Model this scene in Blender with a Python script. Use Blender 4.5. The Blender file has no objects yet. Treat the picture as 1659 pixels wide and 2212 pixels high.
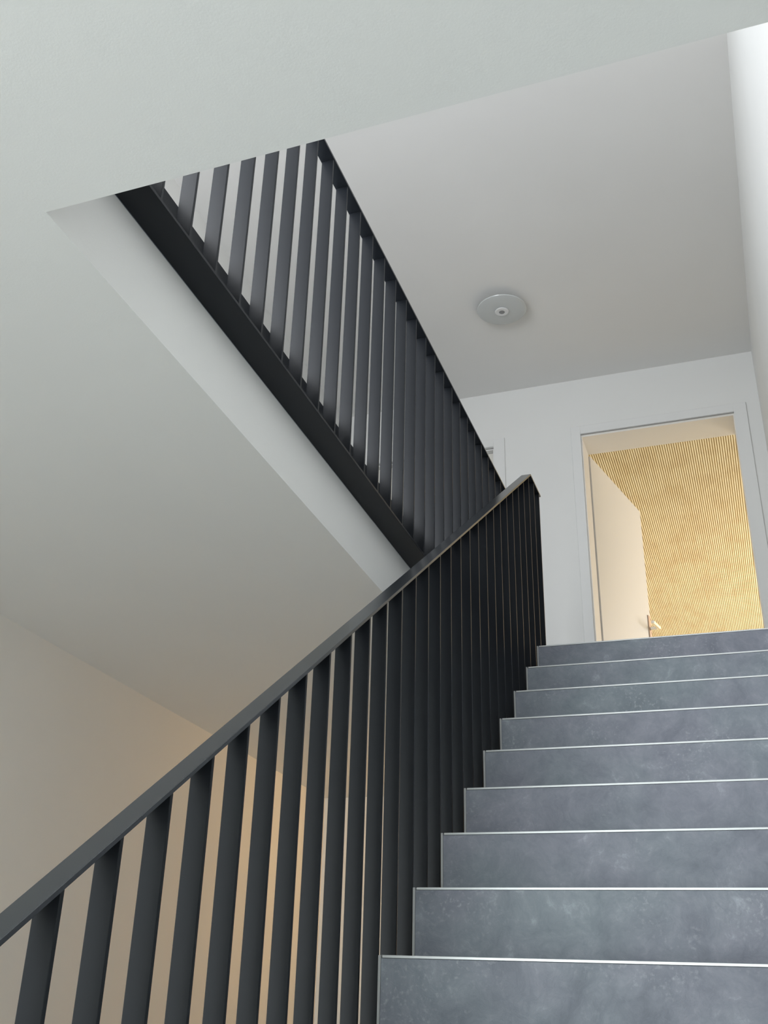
import bpy, bmesh, math, random
from mathutils import Vector, Matrix
random.seed(4)
S = bpy.context.scene
COL = S.collection

# ------------------------------------------------------------------ camera
W, H = 1659, 2212
F, YAW, PITCH, ROLL = 2300.6, 0.4031, 0.4797, 0.0556
CAM = Vector((0.8525, -2.4404, -0.1817))
PPX, PPY = 704.93, 1056.74
fw = Vector((-math.sin(YAW)*math.cos(PITCH), math.cos(YAW)*math.cos(PITCH), math.sin(PITCH)))
rt = Vector((math.cos(YAW), math.sin(YAW), 0))
up = rt.cross(fw)
c_, s_ = math.cos(ROLL), math.sin(ROLL)
rt2, up2 = c_*rt + s_*up, -s_*rt + c_*up
cd = bpy.data.cameras.new('camera')
cam = bpy.data.objects.new('camera', cd)
COL.objects.link(cam)
cam.matrix_world = Matrix(((rt2.x, up2.x, -fw.x, CAM.x), (rt2.y, up2.y, -fw.y, CAM.y), (rt2.z, up2.z, -fw.z, CAM.z), (0, 0, 0, 1)))
cd.sensor_fit = 'AUTO'
cd.sensor_width = 36.0
cd.lens = F/H*36.0
cd.shift_x = (W/2-PPX)/H
cd.shift_y = -(H/2-PPY)/H
cd.clip_start = 0.02
S.camera = cam

# ------------------------------------------------------------------ world, light, exposure
S.view_settings.view_transform = 'Standard'
S.view_settings.look = 'None'
S.view_settings.gamma = 1.0
S.view_settings.use_curve_mapping = False
S.view_settings.exposure = 0.85
wd = bpy.data.worlds.new('world')
S.world = wd
wd.use_nodes = True
bg = wd.node_tree.nodes['Background']
bg.inputs[0].default_value = (0.75, 0.86, 1.0, 1)
bg.inputs[1].default_value = 0.6

def area(name, loc, direction, sx, sy, power, color):
    l = bpy.data.lights.new(name, 'AREA')
    l.shape = 'RECTANGLE'; l.size = sx; l.size_y = sy
    l.energy = power; l.color = color
    o = bpy.data.objects.new(name, l)
    COL.objects.link(o)
    o.location = loc
    o.rotation_euler = Vector(direction).to_track_quat('-Z', 'Y').to_euler()
    return o

# daylight: gallery window and hall window behind the viewer, window of the room beyond the door
area('gallery_window_daylight', (-1.66, -1.35, 2.85), (1, 0, 0), 1.8, 1.5, 16, (0.94, 0.97, 1.0))
area('added_landing_light', (-0.97, -2.50, 2.32), (0, 1, 0), 1.25, 1.35, 48, (0.95, 0.97, 1.0))  # added unseen source to brighten the far wall
area('added_roof_light', (0.45, -0.35, 4.22), (0, 0, -1), 0.9, 1.3, 3, (0.92, 0.97, 1.0))  # added unseen source from above to brighten the rail tops
area('hall_window_daylight', (-0.75, -5.85, -0.15), (0, 1, 0), 1.7, 2.2, 76, (0.93, 0.995, 1.0))
area('room_window_daylight', (3.30, 8.3, 2.6), (-1, 0, 0), 3.4, 2.0, 80, (1.0, 0.965, 0.95))

# ------------------------------------------------------------------ measures
R_, T_ = 0.175, 0.24867           # riser, tread
SL = R_/T_
XR, XL = 1.124, -1.714            # right wall, left wall
YF, YN = 3.832, -6.0              # far wall, near wall
WT = 0.255                        # far wall thickness
Z0, Z1 = -10*R_, 8*R_             # lower floor, upper floor
ZS = 1.175                        # underside of the upper floor slab
ZC = 3.947                        # upper ceiling
YE, XE = -1.235, -0.264           # near and left edge of the stair opening
YT = 8*T_                         # top riser

# ------------------------------------------------------------------ materials
def mat(name, base, rough=0.6, spec=0.5, metal=0.0):
    m = bpy.data.materials.new(name); m.use_nodes = True
    b = m.node_tree.nodes['Principled BSDF']
    b.inputs['Base Color'].default_value = (*base, 1)
    b.inputs['Roughness'].default_value = rough
    b.inputs['Specular IOR Level'].default_value = spec
    b.inputs['Metallic'].default_value = metal
    return m, m.node_tree, b

def noise(nt, scale, detail=4, rough=0.55, vec=None):
    n = nt.nodes.new('ShaderNodeTexNoise')
    n.inputs['Scale'].default_value = scale
    n.inputs['Detail'].default_value = detail
    n.inputs['Roughness'].default_value = rough
    if vec is not None: nt.links.new(vec, n.inputs['Vector'])
    return n

def coords(nt, scale=(1, 1, 1), kind='Object'):
    tc = nt.nodes.new('ShaderNodeTexCoord')
    mp = nt.nodes.new('ShaderNodeMapping')
    mp.inputs['Scale'].default_value = scale
    nt.links.new(tc.outputs[kind], mp.inputs['Vector'])
    return mp.outputs['Vector']

def ramp(nt, fac, stops):
    r = nt.nodes.new('ShaderNodeValToRGB')
    e = r.color_ramp.elements
    e[0].position, e[0].color = stops[0][0], (*stops[0][1], 1)
    e[1].position, e[1].color = stops[1][0], (*stops[1][1], 1)
    for p, c in stops[2:]:
        x = e.new(p); x.color = (*c, 1)
    nt.links.new(fac, r.inputs['Fac'])
    return r.outputs['Color']

def bump(nt, b, height, strength, dist=0.01):
    n = nt.nodes.new('ShaderNodeBump')
    n.inputs['Strength'].default_value = strength
    n.inputs['Distance'].default_value = dist
    nt.links.new(height, n.inputs['Height'])
    nt.links.new(n.outputs['Normal'], b.inputs['Normal'])

def plaster(name, base, rough=0.85):
    m, nt, b = mat(name, base, rough, 0.25)
    v = coords(nt)
    n = noise(nt, 260, 3, 0.6, v)
    n2 = noise(nt, 1.6, 3, 0.5, v)
    c = ramp(nt, n2.outputs['Fac'], [(0.3, tuple(x*0.975 for x in base)), (0.7, base)])
    nt.links.new(c, b.inputs['Base Color'])
    bump(nt, b, n.outputs['Fac'], 0.12, 0.002)
    return m

M_WALL = plaster('white_plaster', (0.80, 0.80, 0.78))
M_CEIL = plaster('ceiling_plaster', (0.86, 0.85, 0.825))
M_ROOM = plaster('cream_plaster', (0.84, 0.80, 0.72))

m, nt, b = mat('anthracite_steel_paint', (0.0125, 0.0148, 0.0185), 0.38, 0.20)
v = coords(nt)
n = noise(nt, 900, 2, 0.5, v)
bump(nt, b, n.outputs['Fac'], 0.08, 0.001)
M_STEEL = m
m, nt, b = mat('polished_anthracite_lit_rail', (0.030, 0.034, 0.040), 0.22, 0.6)  # glossier finish; base also lightened to stand for light on the rail top
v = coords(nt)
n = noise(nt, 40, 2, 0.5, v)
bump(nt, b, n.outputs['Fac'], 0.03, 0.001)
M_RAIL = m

def stone(name, k):
    m, nt, b = mat(name, (0.13, 0.15, 0.17), 0.5, 0.5)
    # every tile is cut from another place of the stone
    oi = nt.nodes.new('ShaderNodeObjectInfo')
    sc = nt.nodes.new('ShaderNodeVectorMath'); sc.operation = 'SCALE'; sc.inputs[0].default_value = (37.0, 21.0, 53.0)
    nt.links.new(oi.outputs['Random'], sc.inputs['Scale'])
    ad = nt.nodes.new('ShaderNodeVectorMath'); ad.operation = 'ADD'
    nt.links.new(coords(nt), ad.inputs[0]); nt.links.new(sc.outputs[0], ad.inputs[1])
    v = ad.outputs[0]
    w = noise(nt, 5.0, 4, 0.6, v)
    add = nt.nodes.new('ShaderNodeVectorMath'); add.operation = 'MULTIPLY_ADD'
    nt.links.new(w.outputs['Color'], add.inputs[0]); add.inputs[1].default_value = (0.16, 0.16, 0.16)
    nt.links.new(v, add.inputs[2])
    n = noise(nt, 11, 9, 0.72, add.outputs[0])
    col = ramp(nt, n.outputs['Fac'], [(0.32, (0.098*k, 0.106*k, 0.120*k)), (0.50, (0.124*k, 0.133*k, 0.148*k)), (0.60, (0.142*k, 0.150*k, 0.165*k)), (0.72, (0.225*k, 0.235*k, 0.255*k))])
    n3 = noise(nt, 2.2, 3, 0.5, v)
    tint = ramp(nt, n3.outputs['Fac'], [(0.38, (1.0, 0.985, 1.06)), (0.62, (0.95, 1.035, 1.045))])
    mx = nt.nodes.new('ShaderNodeMixRGB'); mx.blend_type = 'MULTIPLY'; mx.inputs[0].default_value = 1
    nt.links.new(col, mx.inputs[1]); nt.links.new(tint, mx.inputs[2])
    # small pale flecks left in the cleft stone, in loose clusters
    fl = noise(nt, 95, 4, 0.65, v); cl = noise(nt, 4.2, 4, 0.6, v)
    mul = nt.nodes.new('ShaderNodeMath'); mul.operation = 'MULTIPLY'
    nt.links.new(ramp(nt, fl.outputs['Fac'], [(0.54, (0, 0, 0)), (0.70, (0.8, 0.8, 0.8))]), mul.inputs[0])
    nt.links.new(ramp(nt, cl.outputs['Fac'], [(0.50, (0, 0, 0)), (0.66, (0.75, 0.75, 0.75))]), mul.inputs[1])
    mf = nt.nodes.new('ShaderNodeMixRGB'); mf.inputs[2].default_value = (0.26*k, 0.273*k, 0.298*k, 1)
    nt.links.new(mul.outputs[0], mf.inputs[0]); nt.links.new(mx.outputs[0], mf.inputs[1])
    nt.links.new(mf.outputs[0], b.inputs['Base Color'])
    rr = nt.nodes.new('ShaderNodeMapRange')
    rr.inputs['From Min'].default_value = 0.35; rr.inputs['From Max'].default_value = 0.7
    rr.inputs['To Min'].default_value = 0.55; rr.inputs['To Max'].default_value = 0.38
    nt.links.new(n.outputs['Fac'], rr.inputs['Value']); nt.links.new(rr.outputs['Result'], b.inputs['Roughness'])
    nb = noise(nt, 42, 7, 0.68, add.outputs[0])
    bump(nt, b, nb.outputs['Fac'], 0.35, 0.006)
    return m
M_STONE = stone('slate_tile', 1.70)

M_ALU, nt, b = mat('brushed_aluminium', (0.62, 0.64, 0.64), 0.42, 0.5, 0.6)
v = coords(nt, (2, 300, 300)); n = noise(nt, 3, 2, 0.5, v); bump(nt, b, n.outputs['Fac'], 0.05, 0.001)
M_TRIM, nt, b = mat('dull_aluminium', (0.42, 0.43, 0.43), 0.5, 0.5, 0.3)
v = coords(nt); n = noise(nt, 120, 2, 0.5, v); bump(nt, b, n.outputs['Fac'], 0.05, 0.001)
M_CONC, nt, b = mat('dark_concrete', (0.10, 0.105, 0.11), 0.8, 0.3)
v = coords(nt); n = noise(nt, 30, 5, 0.6, v); bump(nt, b, n.outputs['Fac'], 0.15, 0.004)

M_BOUNCE, nt, b = mat('pale_bounce_floor', (0.60, 0.605, 0.61), 0.6, 0.4)  # unseen lower floor set pale to throw daylight up at the slab
v = coords(nt); n = noise(nt, 12, 5, 0.6, v); bump(nt, b, n.outputs['Fac'], 0.1, 0.003)

def lacquer(name, base, rough=0.4):
    m, nt, b = mat(name, base, rough, 0.5)
    v = coords(nt); n = noise(nt, 400, 2, 0.5, v); bump(nt, b, n.outputs['Fac'], 0.04, 0.001)
    return m
M_FRAME = lacquer('white_lacquer', (0.785, 0.785, 0.77))
M_LEAF = lacquer('cream_lacquer', (0.86, 0.82, 0.76), 0.45)
M_LEAF2 = lacquer('grey_white_lacquer', (0.74, 0.72, 0.66), 0.5)
M_SHADE = lacquer('grey_head_shade', (0.42, 0.42, 0.41), 0.8)  # shade under the casing heads, painted as a grey strip

m, nt, b = mat('pale_wood', (0.72, 0.50, 0.24), 0.55, 0.35)
v = coords(nt, (55, 2.2, 20))
n = noise(nt, 1.0, 5, 0.6, v)
c = ramp(nt, n.outputs['Fac'], [(0.25, (0.80, 0.68, 0.43)), (0.5, (0.89, 0.79, 0.55)), (0.75, (0.92, 0.84, 0.61))])
v2 = coords(nt, (3.0, 1.6, 1)); n2 = noise(nt, 2.0, 3, 0.6, v2)
c2 = ramp(nt, n2.outputs['Fac'], [(0.36, (0.92, 0.88, 0.84)), (0.56, (1, 1, 1))])
mx = nt.nodes.new('ShaderNodeMixRGB'); mx.blend_type = 'MULTIPLY'; mx.inputs[0].default_value = 1
nt.links.new(c, mx.inputs[1]); nt.links.new(c2, mx.inputs[2]); nt.links.new(mx.outputs[0], b.inputs['Base Color'])
M_WOOD = m
M_FELT, nt, b = mat('brown_backing_board', (0.66, 0.52, 0.29), 0.9, 0.1)
v = coords(nt); n = noise(nt, 80, 3, 0.6, v); bump(nt, b, n.outputs['Fac'], 0.2, 0.003)

M_BRONZE, nt, b = mat('satin_bronze', (0.50, 0.36, 0.27), 0.4, 0.5, 0.6)
v = coords(nt); n = noise(nt, 90, 2, 0.5, v); bump(nt, b, n.outputs['Fac'], 0.05, 0.001)
M_NICKEL, nt, b = mat('satin_nickel', (0.85, 0.83, 0.78), 0.3, 0.5, 0.7)
v = coords(nt); n = noise(nt, 90, 2, 0.5, v); bump(nt, b, n.outputs['Fac'], 0.03, 0.001)

M_GLASS, nt, b = mat('frosted_lamp_glass', (0.66, 0.68, 0.67), 0.16, 0.5)
v = coords(nt); n = noise(nt, 8, 2, 0.5, v); bump(nt, b, n.outputs['Fac'], 0.02, 0.002)
b.inputs['Transmission Weight'].default_value = 0.12
M_LAMPW = lacquer('white_lamp_metal', (0.78, 0.78, 0.77), 0.3)
M_LAMPD = lacquer('grey_lamp_screw', (0.25, 0.25, 0.25), 0.4)

# ------------------------------------------------------------------ helpers
class MB:
    def __init__(self): self.v, self.f = [], []
    def box(self, x0, x1, y0, y1, z0, z1):
        i = len(self.v)
        self.v += [(x0, y0, z0), (x1, y0, z0), (x1, y1, z0), (x0, y1, z0), (x0, y0, z1), (x1, y0, z1), (x1, y1, z1), (x0, y1, z1)]
        self.f += [tuple(i+j for j in q) for q in ((3, 2, 1, 0), (4, 5, 6, 7), (0, 1, 5, 4), (1, 2, 6, 5), (2, 3, 7, 6), (3, 0, 4, 7))]
        return self
    def prism(self, pts, x0, x1):
        """polygon of (y, z), counter-clockwise seen from +x, extruded along x"""
        i, n = len(self.v), len(pts)
        self.v += [(x0, y, z) for y, z in pts] + [(x1, y, z) for y, z in pts]
        self.f.append(tuple(i+j for j in reversed(range(n))))
        self.f.append(tuple(i+n+j for j in range(n)))
        for j in range(n):
            k = (j+1) % n
            self.f.append((i+j, i+k, i+n+k, i+n+j))
        return self
    def lathe(self, prof, n=48):
        """closed profile of (radius, z) turned about the z axis"""
        i, m = len(self.v), len(prof)
        for a in range(n):
            t = 2*math.pi*a/n
            self.v += [(r*math.cos(t), r*math.sin(t), z) for r, z in prof]
        for a in range(n):
            b2 = (a+1) % n
            for j in range(m-1):
                self.f.append((i+a*m+j, i+b2*m+j, i+b2*m+j+1, i+a*m+j+1))
        return self
    def mesh(self, name, mt, bevel=0.0, smooth=False):
        me = bpy.data.meshes.new(name)
        me.from_pydata(self.v, [], self.f)
        bm = bmesh.new(); bm.from_mesh(me)
        bmesh.ops.remove_doubles(bm, verts=bm.verts, dist=1e-6)
        if bevel > 0:
            bmesh.ops.bevel(bm, geom=list(bm.edges), offset=bevel, segments=1, affect='EDGES', clamp_overlap=True)
        bmesh.ops.recalc_face_normals(bm, faces=bm.faces)
        bm.to_mesh(me); bm.free()
        me.materials.append(mt)
        if smooth:
            me.polygons.foreach_set('use_smooth', [True]*len(me.polygons))
            me.set_sharp_from_angle(angle=math.radians(35))
        return me

def link(name, me, parent=None, loc=(0, 0, 0)):
    o = bpy.data.objects.new(name, me)
    COL.objects.link(o)
    o.location = loc
    if parent is not None: o.parent = parent
    return o
def build(name, mb, mt, parent=None, loc=(0, 0, 0), bevel=0.0, smooth=False):
    return link(name, mb.mesh(name, mt, bevel, smooth), parent, loc)
def struct(o, label=None):
    o['kind'] = 'structure'
    if label: o['label'] = label
    return o
def thing(name, label, cat, loc):
    o = link(name, None, None, loc)
    o['label'] = label; o['category'] = cat
    return o

# ------------------------------------------------------------------ the setting
# lower storey floor and the floor slab above it, with the stair opening cut out
struct(build('floor', MB().box(XL-0.2, XR+0.2, YN-0.2, YF+WT, Z0-0.2, Z0), M_BOUNCE), 'unseen floor of the lower storey, kept pale to bounce light')
slab = MB()
ZF = Z1-0.015
slab.box(XL, XE, YE, YF, ZS, ZF)                       # under the gallery
slab.box(XL, XR, YN, YE, ZS, ZF)                       # above the viewer
slab.box(0.004, XR, YT+0.02, 2.46, ZS, ZF)
slab.box(XE, XR, 2.46, YF, ZS, ZF)                  # under the top landing
struct(build('ceiling', slab, M_WALL), 'white plastered underside and edge of the upper floor slab')
fin = MB()
fin.box(XL, XE, YE, YF, ZF, Z1)
fin.box(XL, XR, YN, YE, ZF, Z1)
fin.box(0.004, XR, YT+0.012, 2.46, ZF, Z1)
fin.box(XE, XR, 2.46, YF, ZF, Z1)
struct(build('floor', fin, M_STONE), 'grey stone tiled floor of the upper landing and gallery')

YG = -2.60                        # wall behind the gallery, upper storey only
SK = (-0.02, 0.92, -1.02, 0.32)   # shaft of the added roof window over the stairs: x0, x1, y0, y1
cl = MB()
cl.box(XL, SK[0], YG-0.2, YF, ZC, ZC+0.3); cl.box(SK[1], XR, YG-0.2, YF, ZC, ZC+0.3)
cl.box(SK[0], SK[1], YG-0.2, SK[2], ZC, ZC+0.3); cl.box(SK[0], SK[1], SK[3], YF, ZC, ZC+0.3)
struct(build('ceiling', cl, M_CEIL), 'light grey plastered ceiling above the upper landing')
wf = MB()
wf.box(SK[0], SK[0]+0.02, SK[2], SK[3], ZC+0.24, ZC+0.30); wf.box(SK[1]-0.02, SK[1], SK[2], SK[3], ZC+0.24, ZC+0.30)
wf.box(SK[0]+0.02, SK[1]-0.02, SK[2], SK[2]+0.02, ZC+0.24, ZC+0.30); wf.box(SK[0]+0.02, SK[1]-0.02, SK[3]-0.02, SK[3], ZC+0.24, ZC+0.30)
struct(build('added_window_3', wf, M_FRAME), 'white frame of the added roof window over the stairs')

GW = (-2.30, -0.40, 2.05, 3.65)   # window in the gallery's left wall, near the viewer: y0, y1, z0, z1
wl = MB()
wl.box(XL-0.2, XL, YN-0.2, GW[0], Z0, ZC+0.3); wl.box(XL-0.2, XL, GW[1], YF+WT, Z0, ZC+0.3)
wl.box(XL-0.2, XL, GW[0], GW[1], Z0, GW[2]); wl.box(XL-0.2, XL, GW[0], GW[1], GW[3], ZC+0.3)
struct(build('wall_left', wl, M_WALL), 'white plastered wall left of the gallery')
wf = MB()
for y0, y1, z0, z1 in ((GW[0], GW[0]+0.06, GW[2], GW[3]), (GW[1]-0.06, GW[1], GW[2], GW[3]), (GW[0]+0.06, GW[1]-0.06, GW[2], GW[2]+0.06), (GW[0]+0.06, GW[1]-0.06, GW[3]-0.06, GW[3])):
    wf.box(XL-0.15, XL-0.08, y0, y1, z0, z1)
struct(build('window_2', wf, M_FRAME), 'white frame of the gallery window left of the viewer')
struct(build('wall_right', MB().box(XR, XR+0.2, YN-0.2, YF+WT, Z0, ZC+0.3), M_WALL), 'white plastered wall right of the stairs')
D1 = (0.0, 0.966)                                       # open doorway
D2 = (-1.555, -0.589)                                   # closed door
ZD = Z1+2.11
wl = MB()
wl.box(XL, D2[0], YF, YF+WT, Z0, ZC+0.3)
wl.box(D2[1], D1[0], YF, YF+WT, Z0, ZC+0.3)
wl.box(D1[1], XR, YF, YF+WT, Z0, ZC+0.3)
for d in (D1, D2):
    wl.box(d[0], d[1], YF, YF+WT, ZD, ZC+0.3)
    wl.box(d[0], d[1], YF, YF+WT, Z0, Z1)
struct(build('wall_far', wl, M_WALL), 'white plastered end wall with two doorways')
def window_wall(name, label, y, z0, z1, win):
    x0, x1, w0, w1 = win
    m = MB()
    m.box(XL, x0, y-0.2, y, z0, z1); m.box(x1, XR, y-0.2, y, z0, z1)
    m.box(x0, x1, y-0.2, y, z0, w0); m.box(x0, x1, y-0.2, y, w1, z1)
    struct(build(name, m, M_WALL), label)
def window_frame(name, label, y, win):
    x0, x1, w0, w1 = win
    m = MB()
    m.box(x0, x0+0.06, y-0.16, y-0.09, w0, w1); m.box(x1-0.06, x1, y-0.16, y-0.09, w0, w1)
    m.box(x0+0.06, x1-0.06, y-0.16, y-0.09, w0, w0+0.06); m.box(x0+0.06, x1-0.06, y-0.16, y-0.09, w1-0.06, w1)
    struct(build(name, m, M_FRAME), label)
NW = (-1.65, 0.15, -1.25, 0.95)
window_wall('wall_near', 'white plastered wall of the lower hall behind the viewer', YN, Z0, ZF, NW)
LW = (-1.62, -0.32, 1.61, 3.03)  # opening for the added landing window
window_wall('wall_near', 'white plastered wall of the gallery behind the viewer', YG, Z1, ZC, LW)
window_frame('added_window_4', 'white frame of the added landing window behind the viewer', YG, LW)
window_frame('window_1', 'white frame of the hall window behind the viewer', YN, NW)

# ------------------------------------------------------------------ room beyond the open door
RX0, RX1, RY0, RY1 = -1.3, 3.4, YF+WT, 11.2
struct(build('floor', MB().box(RX0, RX1, RY0, RY1, Z1-0.1, Z1), M_WOOD), 'floor of the room beyond the open door')  # unseen floor, pale wood chosen to bounce light up to the slats
struct(build('wall_left', MB().box(RX0-0.1, RX0, RY0, RY1, Z1, ZC+0.1), M_ROOM), 'cream wall inside the room beyond the door')
struct(build('wall_right', MB().box(RX1, RX1+0.1, RY0, RY1, Z1, ZC+0.1), M_ROOM), 'cream window wall inside the room beyond the door')
struct(build('wall_far', MB().box(RX0, RX1, RY1, RY1+0.1, Z1, ZC+0.1), M_ROOM), 'cream end wall inside the room beyond the door')
rc = struct(build('ceiling', MB().box(RX0, RX1, RY0, RY1, ZC, ZC+0.1), M_FELT), 'ceiling of pale wooden slats in the room beyond the door')
sl = MB()
PITCHS = 0.0168
n = int((RX1-RX0)/PITCHS)
for i in range(n):
    x = RX0+0.006+i*PITCHS
    sl.box(x, x+0.0098, RY0+0.002, RY1-0.002, ZC-0.011, ZC-0.0002)
so = build('slats', sl, M_WOOD, rc)
so['kind'] = 'stuff'

# ------------------------------------------------------------------ doors
def casing(mb, d):
    x0, x1 = d
    mb.box(x0-0.062, x0, YF-0.012, YF-0.0005, Z1, ZD+0.06)
    mb.box(x1, x1+0.076, YF-0.012, YF-0.0005, Z1, ZD+0.06)
    mb.box(x0, x1, YF-0.012, YF-0.0005, ZD, ZD+0.06)
    return mb
def lining(mb, d, y1):
    x0, x1 = d
    mb.box(x0, x0+0.008, YF+0.004, y1, Z1, ZD-0.018)
    mb.box(x1-0.008, x1, YF+0.004, y1, Z1, ZD-0.018)
    mb.box(x0, x1, YF+0.004, y1, ZD-0.018, ZD-0.001)
    return mb
d1 = struct(link('door_1', None, None, ((D1[0]+D1[1])/2, YF, Z1)), 'open white door swung into the warmly lit room with the slatted ceiling')
def rel(o, p):
    o.parent = p; o.matrix_parent_inverse = Matrix.Translation(p.location).inverted(); return o
rel(build('casing', casing(MB(), D1), M_FRAME, bevel=0.002), d1)
rel(build('lining', lining(MB(), D1, YF+WT), M_LEAF), d1)
rel(build('head_shade', MB().box(D1[0], D1[1], YF-0.006, YF+0.003, ZD-0.004, ZD-0.0005), M_SHADE), d1)
leaf = build('door_leaf', MB().box(0, 0.975, 0, 0.042, 0.008, 2.082), M_LEAF, bevel=0.0015)
leaf.location = (0.018, YF+WT+0.002, Z1); leaf.rotation_euler = (0, 0, math.radians(77.3))
bpy.context.view_layer.update()
rel(leaf, d1)
def onleaf(name, mb, mt, bevel=0.0):
    return build(name, mb, mt, leaf, bevel=bevel)
onleaf('handle_plate', MB().box(0.915, 0.962, -0.007, -0.0003, 0.86, 1.235), M_BRONZE, 0.0015)
lv = MB()
lv.box(0.925, 0.947, -0.058, -0.0075, 1.125, 1.147)      # neck
lv.box(0.805, 0.947, -0.078, -0.056, 1.125, 1.147)       # grip
onleaf('door_lever', lv, M_NICKEL, 0.003)

d2 = struct(link('door_2', None, None, ((D2[0]+D2[1])/2, YF, Z1)), 'closed pale door behind the gallery railing')
rel(build('casing', casing(MB(), D2), M_FRAME, bevel=0.002), d2)
rel(build('lining', lining(MB(), D2, YF+0.10), M_FRAME), d2)
rel(build('head_shade', MB().box(D2[0], D2[1], YF-0.008, YF+0.003, ZD-0.010, ZD-0.0005), M_SHADE), d2)
l2 = build('door_leaf', MB().box(D2[0]+0.009, D2[1]-0.009, YF+0.045, YF+0.087, Z1+0.006, ZD-0.020), M_LEAF2, bevel=0.0015)
rel(l2, d2)
lv = MB()
lv.box(D2[0]+0.06, D2[0]+0.082, YF-0.01, YF+0.0447, Z1+1.05, Z1+1.072)
lv.box(D2[0]+0.06, D2[0]+0.19, YF-0.03, YF-0.008, Z1+1.05, Z1+1.072)
h2 = build('door_lever', lv, M_NICKEL, bevel=0.003)
h2.parent = l2; h2.matrix_parent_inverse = Matrix.Translation(d2.location).inverted() @ Matrix.Translation(d2.location)

# ------------------------------------------------------------------ stairs
st = thing('stairs', 'flight of grey slate tiled steps with thin silver nosing strips', 'stairs', (0, -9*T_, Z0))
XW = XR-0.002
core = MB().box(0.004, XW, 0.010, T_+0.0098, -R_-0.05, -0.0125).mesh('step', M_CONC)
tread = MB().box(0.004, XW, 0.0125, T_-0.0005, -0.012, -0.0004).mesh('tread_tile', M_STONE, 0.0008)
nose = MB().box(0.0095, XW, -0.0012, 0.012, -0.0058, 0.0).mesh('nosing_strip', M_ALU, 0.0007)
trim = MB().box(0.0, 0.0062, -0.0010, 0.0095, -R_+0.0004, -0.0002).mesh('edge_strip', M_TRIM, 0.0006)
for k in range(-9, 9):
    loc = Vector((0, k*T_, k*R_)) - Vector(st.location)
    if k < 8:
        c = link('step', core if k > -9 else MB().box(0.004, XW, 0.010, T_+0.0098, -R_+0.0005, -0.0125).mesh('step', M_CONC), st, loc)
        link('tread_tile', tread, c)
    else:
        c = link('step', MB().box(0.004, XW, 0.010, 0.0195, -R_+0.0005, -0.0125).mesh('step', M_CONC), st, loc)
    # each riser tile gets its own cut of the stone: the mesh is offset so the pattern differs from step to step
    link('riser_tile', MB().box(0.0066, XW, 0.0, 0.0095, -R_+0.0005, -0.0062).mesh('riser_tile', M_STONE, 0.0006), c)
    link('nosing_strip', nose, c)
    link('edge_strip', trim, c)

# ------------------------------------------------------------------ railings of flat steel bars
BW, BT = 0.040, 0.0085                 # bar depth across the railing and thickness along it
P = 0.1277
RT = 0.0082                             # flat handrail thickness
# flight railing
XH, RW = -0.031, 0.0460
ZR0 = 0.8211
ZH = 2.3615                            # level end
YK = (ZH-ZR0)/SL                       # where the slope turns level
YEND = 2.432
YST = -2.30
fr = thing('stair_railing', 'anthracite flat steel bar railing climbing beside the grey steps', 'railing', (XH-RW/2, YST, Z0))
off = Vector(fr.location)
tv = RT*math.sqrt(1+SL*SL)             # vertical thickness of the sloped rail
zt = lambda y: ZR0+SL*y
ck = tv-RT
pts = [(YST, zt(YST)-tv), (YK+(tv-RT)/SL*0+0.004, ZH-tv+0.003), (YK+0.006, ZH-RT), (YEND, ZH-RT), (YEND, ZH), (YK, ZH), (YST, zt(YST))]
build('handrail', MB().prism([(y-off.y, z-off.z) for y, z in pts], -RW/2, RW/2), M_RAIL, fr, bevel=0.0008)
DROP = 0.30                            # bars run this far below the line of nosings
def zb(y): return SL*y-DROP
h = BT/2
e = 0.0004
Y0B = -1.1764
i0 = math.ceil((YST+0.03-Y0B)/P)
mbar = None
ys = []
i = i0
while Y0B+i*P < YEND-0.005:
    ys.append(Y0B+i*P); i += 1
Lz = zt(0)-tv-zb(0)
bar_me = MB().prism([(-h, -SL*h), (h, SL*h), (h, Lz+SL*h-e), (-h, Lz-SL*h-e)], -BW/2, BW/2).mesh('bar', M_STEEL, 0.0009)
YL = YT+0.02                           # from here the bars stand on the landing
for y in ys:
    if y+h < YK-0.002 and y < YL-0.14:
        link('bar', bar_me, fr, (0, y-off.y, zb(y)-off.z))
    else:
        ztop = (lambda q: min(zt(q)-tv, ZH-RT)-e)
        zlo = zb(YL-0.14)
        build('bar', MB().prism([(-h, zlo), (h, zlo), (h, ztop(y+h)), (-h, ztop(y-h))], -BW/2, BW/2), M_STEEL, fr, (0, y-off.y, -off.z), bevel=0.0009)
# sloped foot plate below the bars
yb1 = YL-0.14
fp = [(YST, zb(YST)-0.014), (yb1, zb(yb1)-0.014), (YEND, zb(yb1)-0.014), (YEND, zb(yb1)-0.0004), (yb1+0.004, zb(yb1)-0.0004), (YST, zb(YST)-0.0004)]
build('foot_plate', MB().prism([(y-off.y, z-off.z) for y, z in fp], -RW/2, RW/2), M_STEEL, fr)

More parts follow.
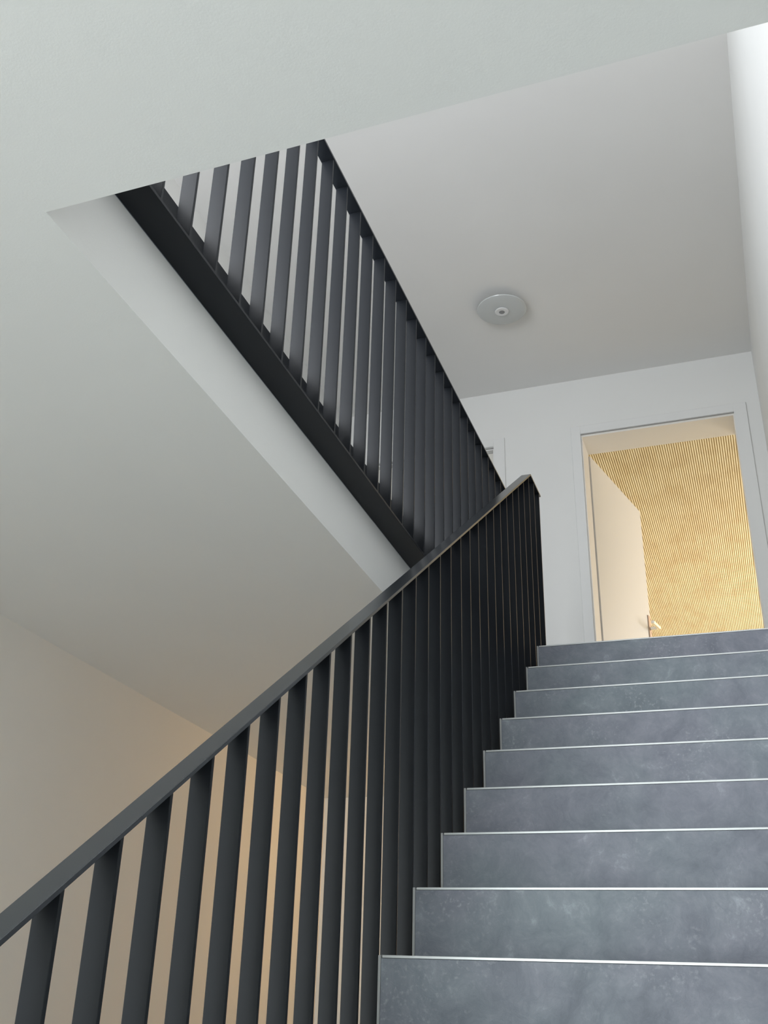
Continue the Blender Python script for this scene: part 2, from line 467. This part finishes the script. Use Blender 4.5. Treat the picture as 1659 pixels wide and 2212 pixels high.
# gallery railing along the edge of the upper floor
XG = -0.1822
ZG = 2.3599
ZP = 1.3865                            # underside of the channel
GY0, GY1 = YE+0.02, 2.40
gr = thing('gallery_railing', 'anthracite flat steel bar railing level along the white gallery edge', 'railing', (XG-RW/2, GY0, ZP))
off = Vector(gr.location)
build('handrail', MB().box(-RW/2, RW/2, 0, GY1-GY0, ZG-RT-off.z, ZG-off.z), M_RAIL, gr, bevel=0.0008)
ch = MB()
xw = XE+0.0006-off.x
L_ = GY1-GY0
ch.prism([(0, 0), (L_, 0), (L_, 0.009), (0, 0.009)], xw, RW/2)
ch.prism([(0, 0.0092), (L_, 0.0092), (L_, 0.158), (0, 0.158)], xw, xw+0.008)
build('base_channel', ch, M_STEEL, gr, bevel=0.0008)
gbar = MB().box(-BW/2, BW/2, -h, h, 0.0094, ZG-RT-off.z-0.0004).mesh('bar', M_STEEL, 0.0009)
y = -0.0959
while y-P > GY0+0.01: y -= P
while y < GY1-0.005:
    link('bar', gbar, gr, (0.0, y-off.y, 0))
    y += P

# ------------------------------------------------------------------ ceiling lights
def ceiling_light(loc, label, rad, warm=None):
    t = thing('ceiling_light', label, 'ceiling light', loc)
    build('ceiling_plate', MB().lathe([(0.0, -0.0004), (rad*0.62, -0.0004), (rad*0.62, -0.020), (0.0, -0.020)], 40), M_LAMPW, t, smooth=True)
    build('glass_dish', MB().lathe([(0.0, -0.0465), (rad*0.5, -0.0455), (rad*0.9, -0.0415), (rad*0.985, -0.0375), (rad, -0.033), (rad*0.985, -0.031), (rad*0.9, -0.034), (rad*0.5, -0.0385), (0.0, -0.0395)], 64), M_GLASS, t, smooth=True)
    build('stem', MB().lathe([(0.0, -0.0202), (0.012, -0.0202), (0.012, -0.0392), (0.0, -0.0392)], 24), M_LAMPW, t, smooth=True)
    k = build('centre_ring', MB().lathe([(0.0, -0.0468), (0.041, -0.0468), (0.043, -0.0500), (0.040, -0.0540), (0.022, -0.0565), (0.018, -0.0545), (0.0, -0.0545)], 40), M_LAMPW, t, smooth=True)
    build('screw', MB().lathe([(0.0, -0.0546), (0.0175, -0.0546), (0.0165, -0.0556), (0.0, -0.0556)], 24), M_LAMPD, k)
    if warm:
        l = bpy.data.lights.new('warm_bulb', 'POINT')
        l.energy, l.color, l.shadow_soft_size = warm, (1.0, 0.62, 0.28), 0.06
        o = bpy.data.objects.new('warm_bulb', l); COL.objects.link(o); o.parent = t; o.location = (0, 0, -0.12)
    return t
ceiling_light((-0.293, 2.862, ZC), 'round frosted disc ceiling light, unlit, on the grey upper ceiling', 0.152)
ceiling_light((-0.35, 3.35, ZS), 'warm lit round ceiling light under the landing, below the stairs', 0.152, 11)
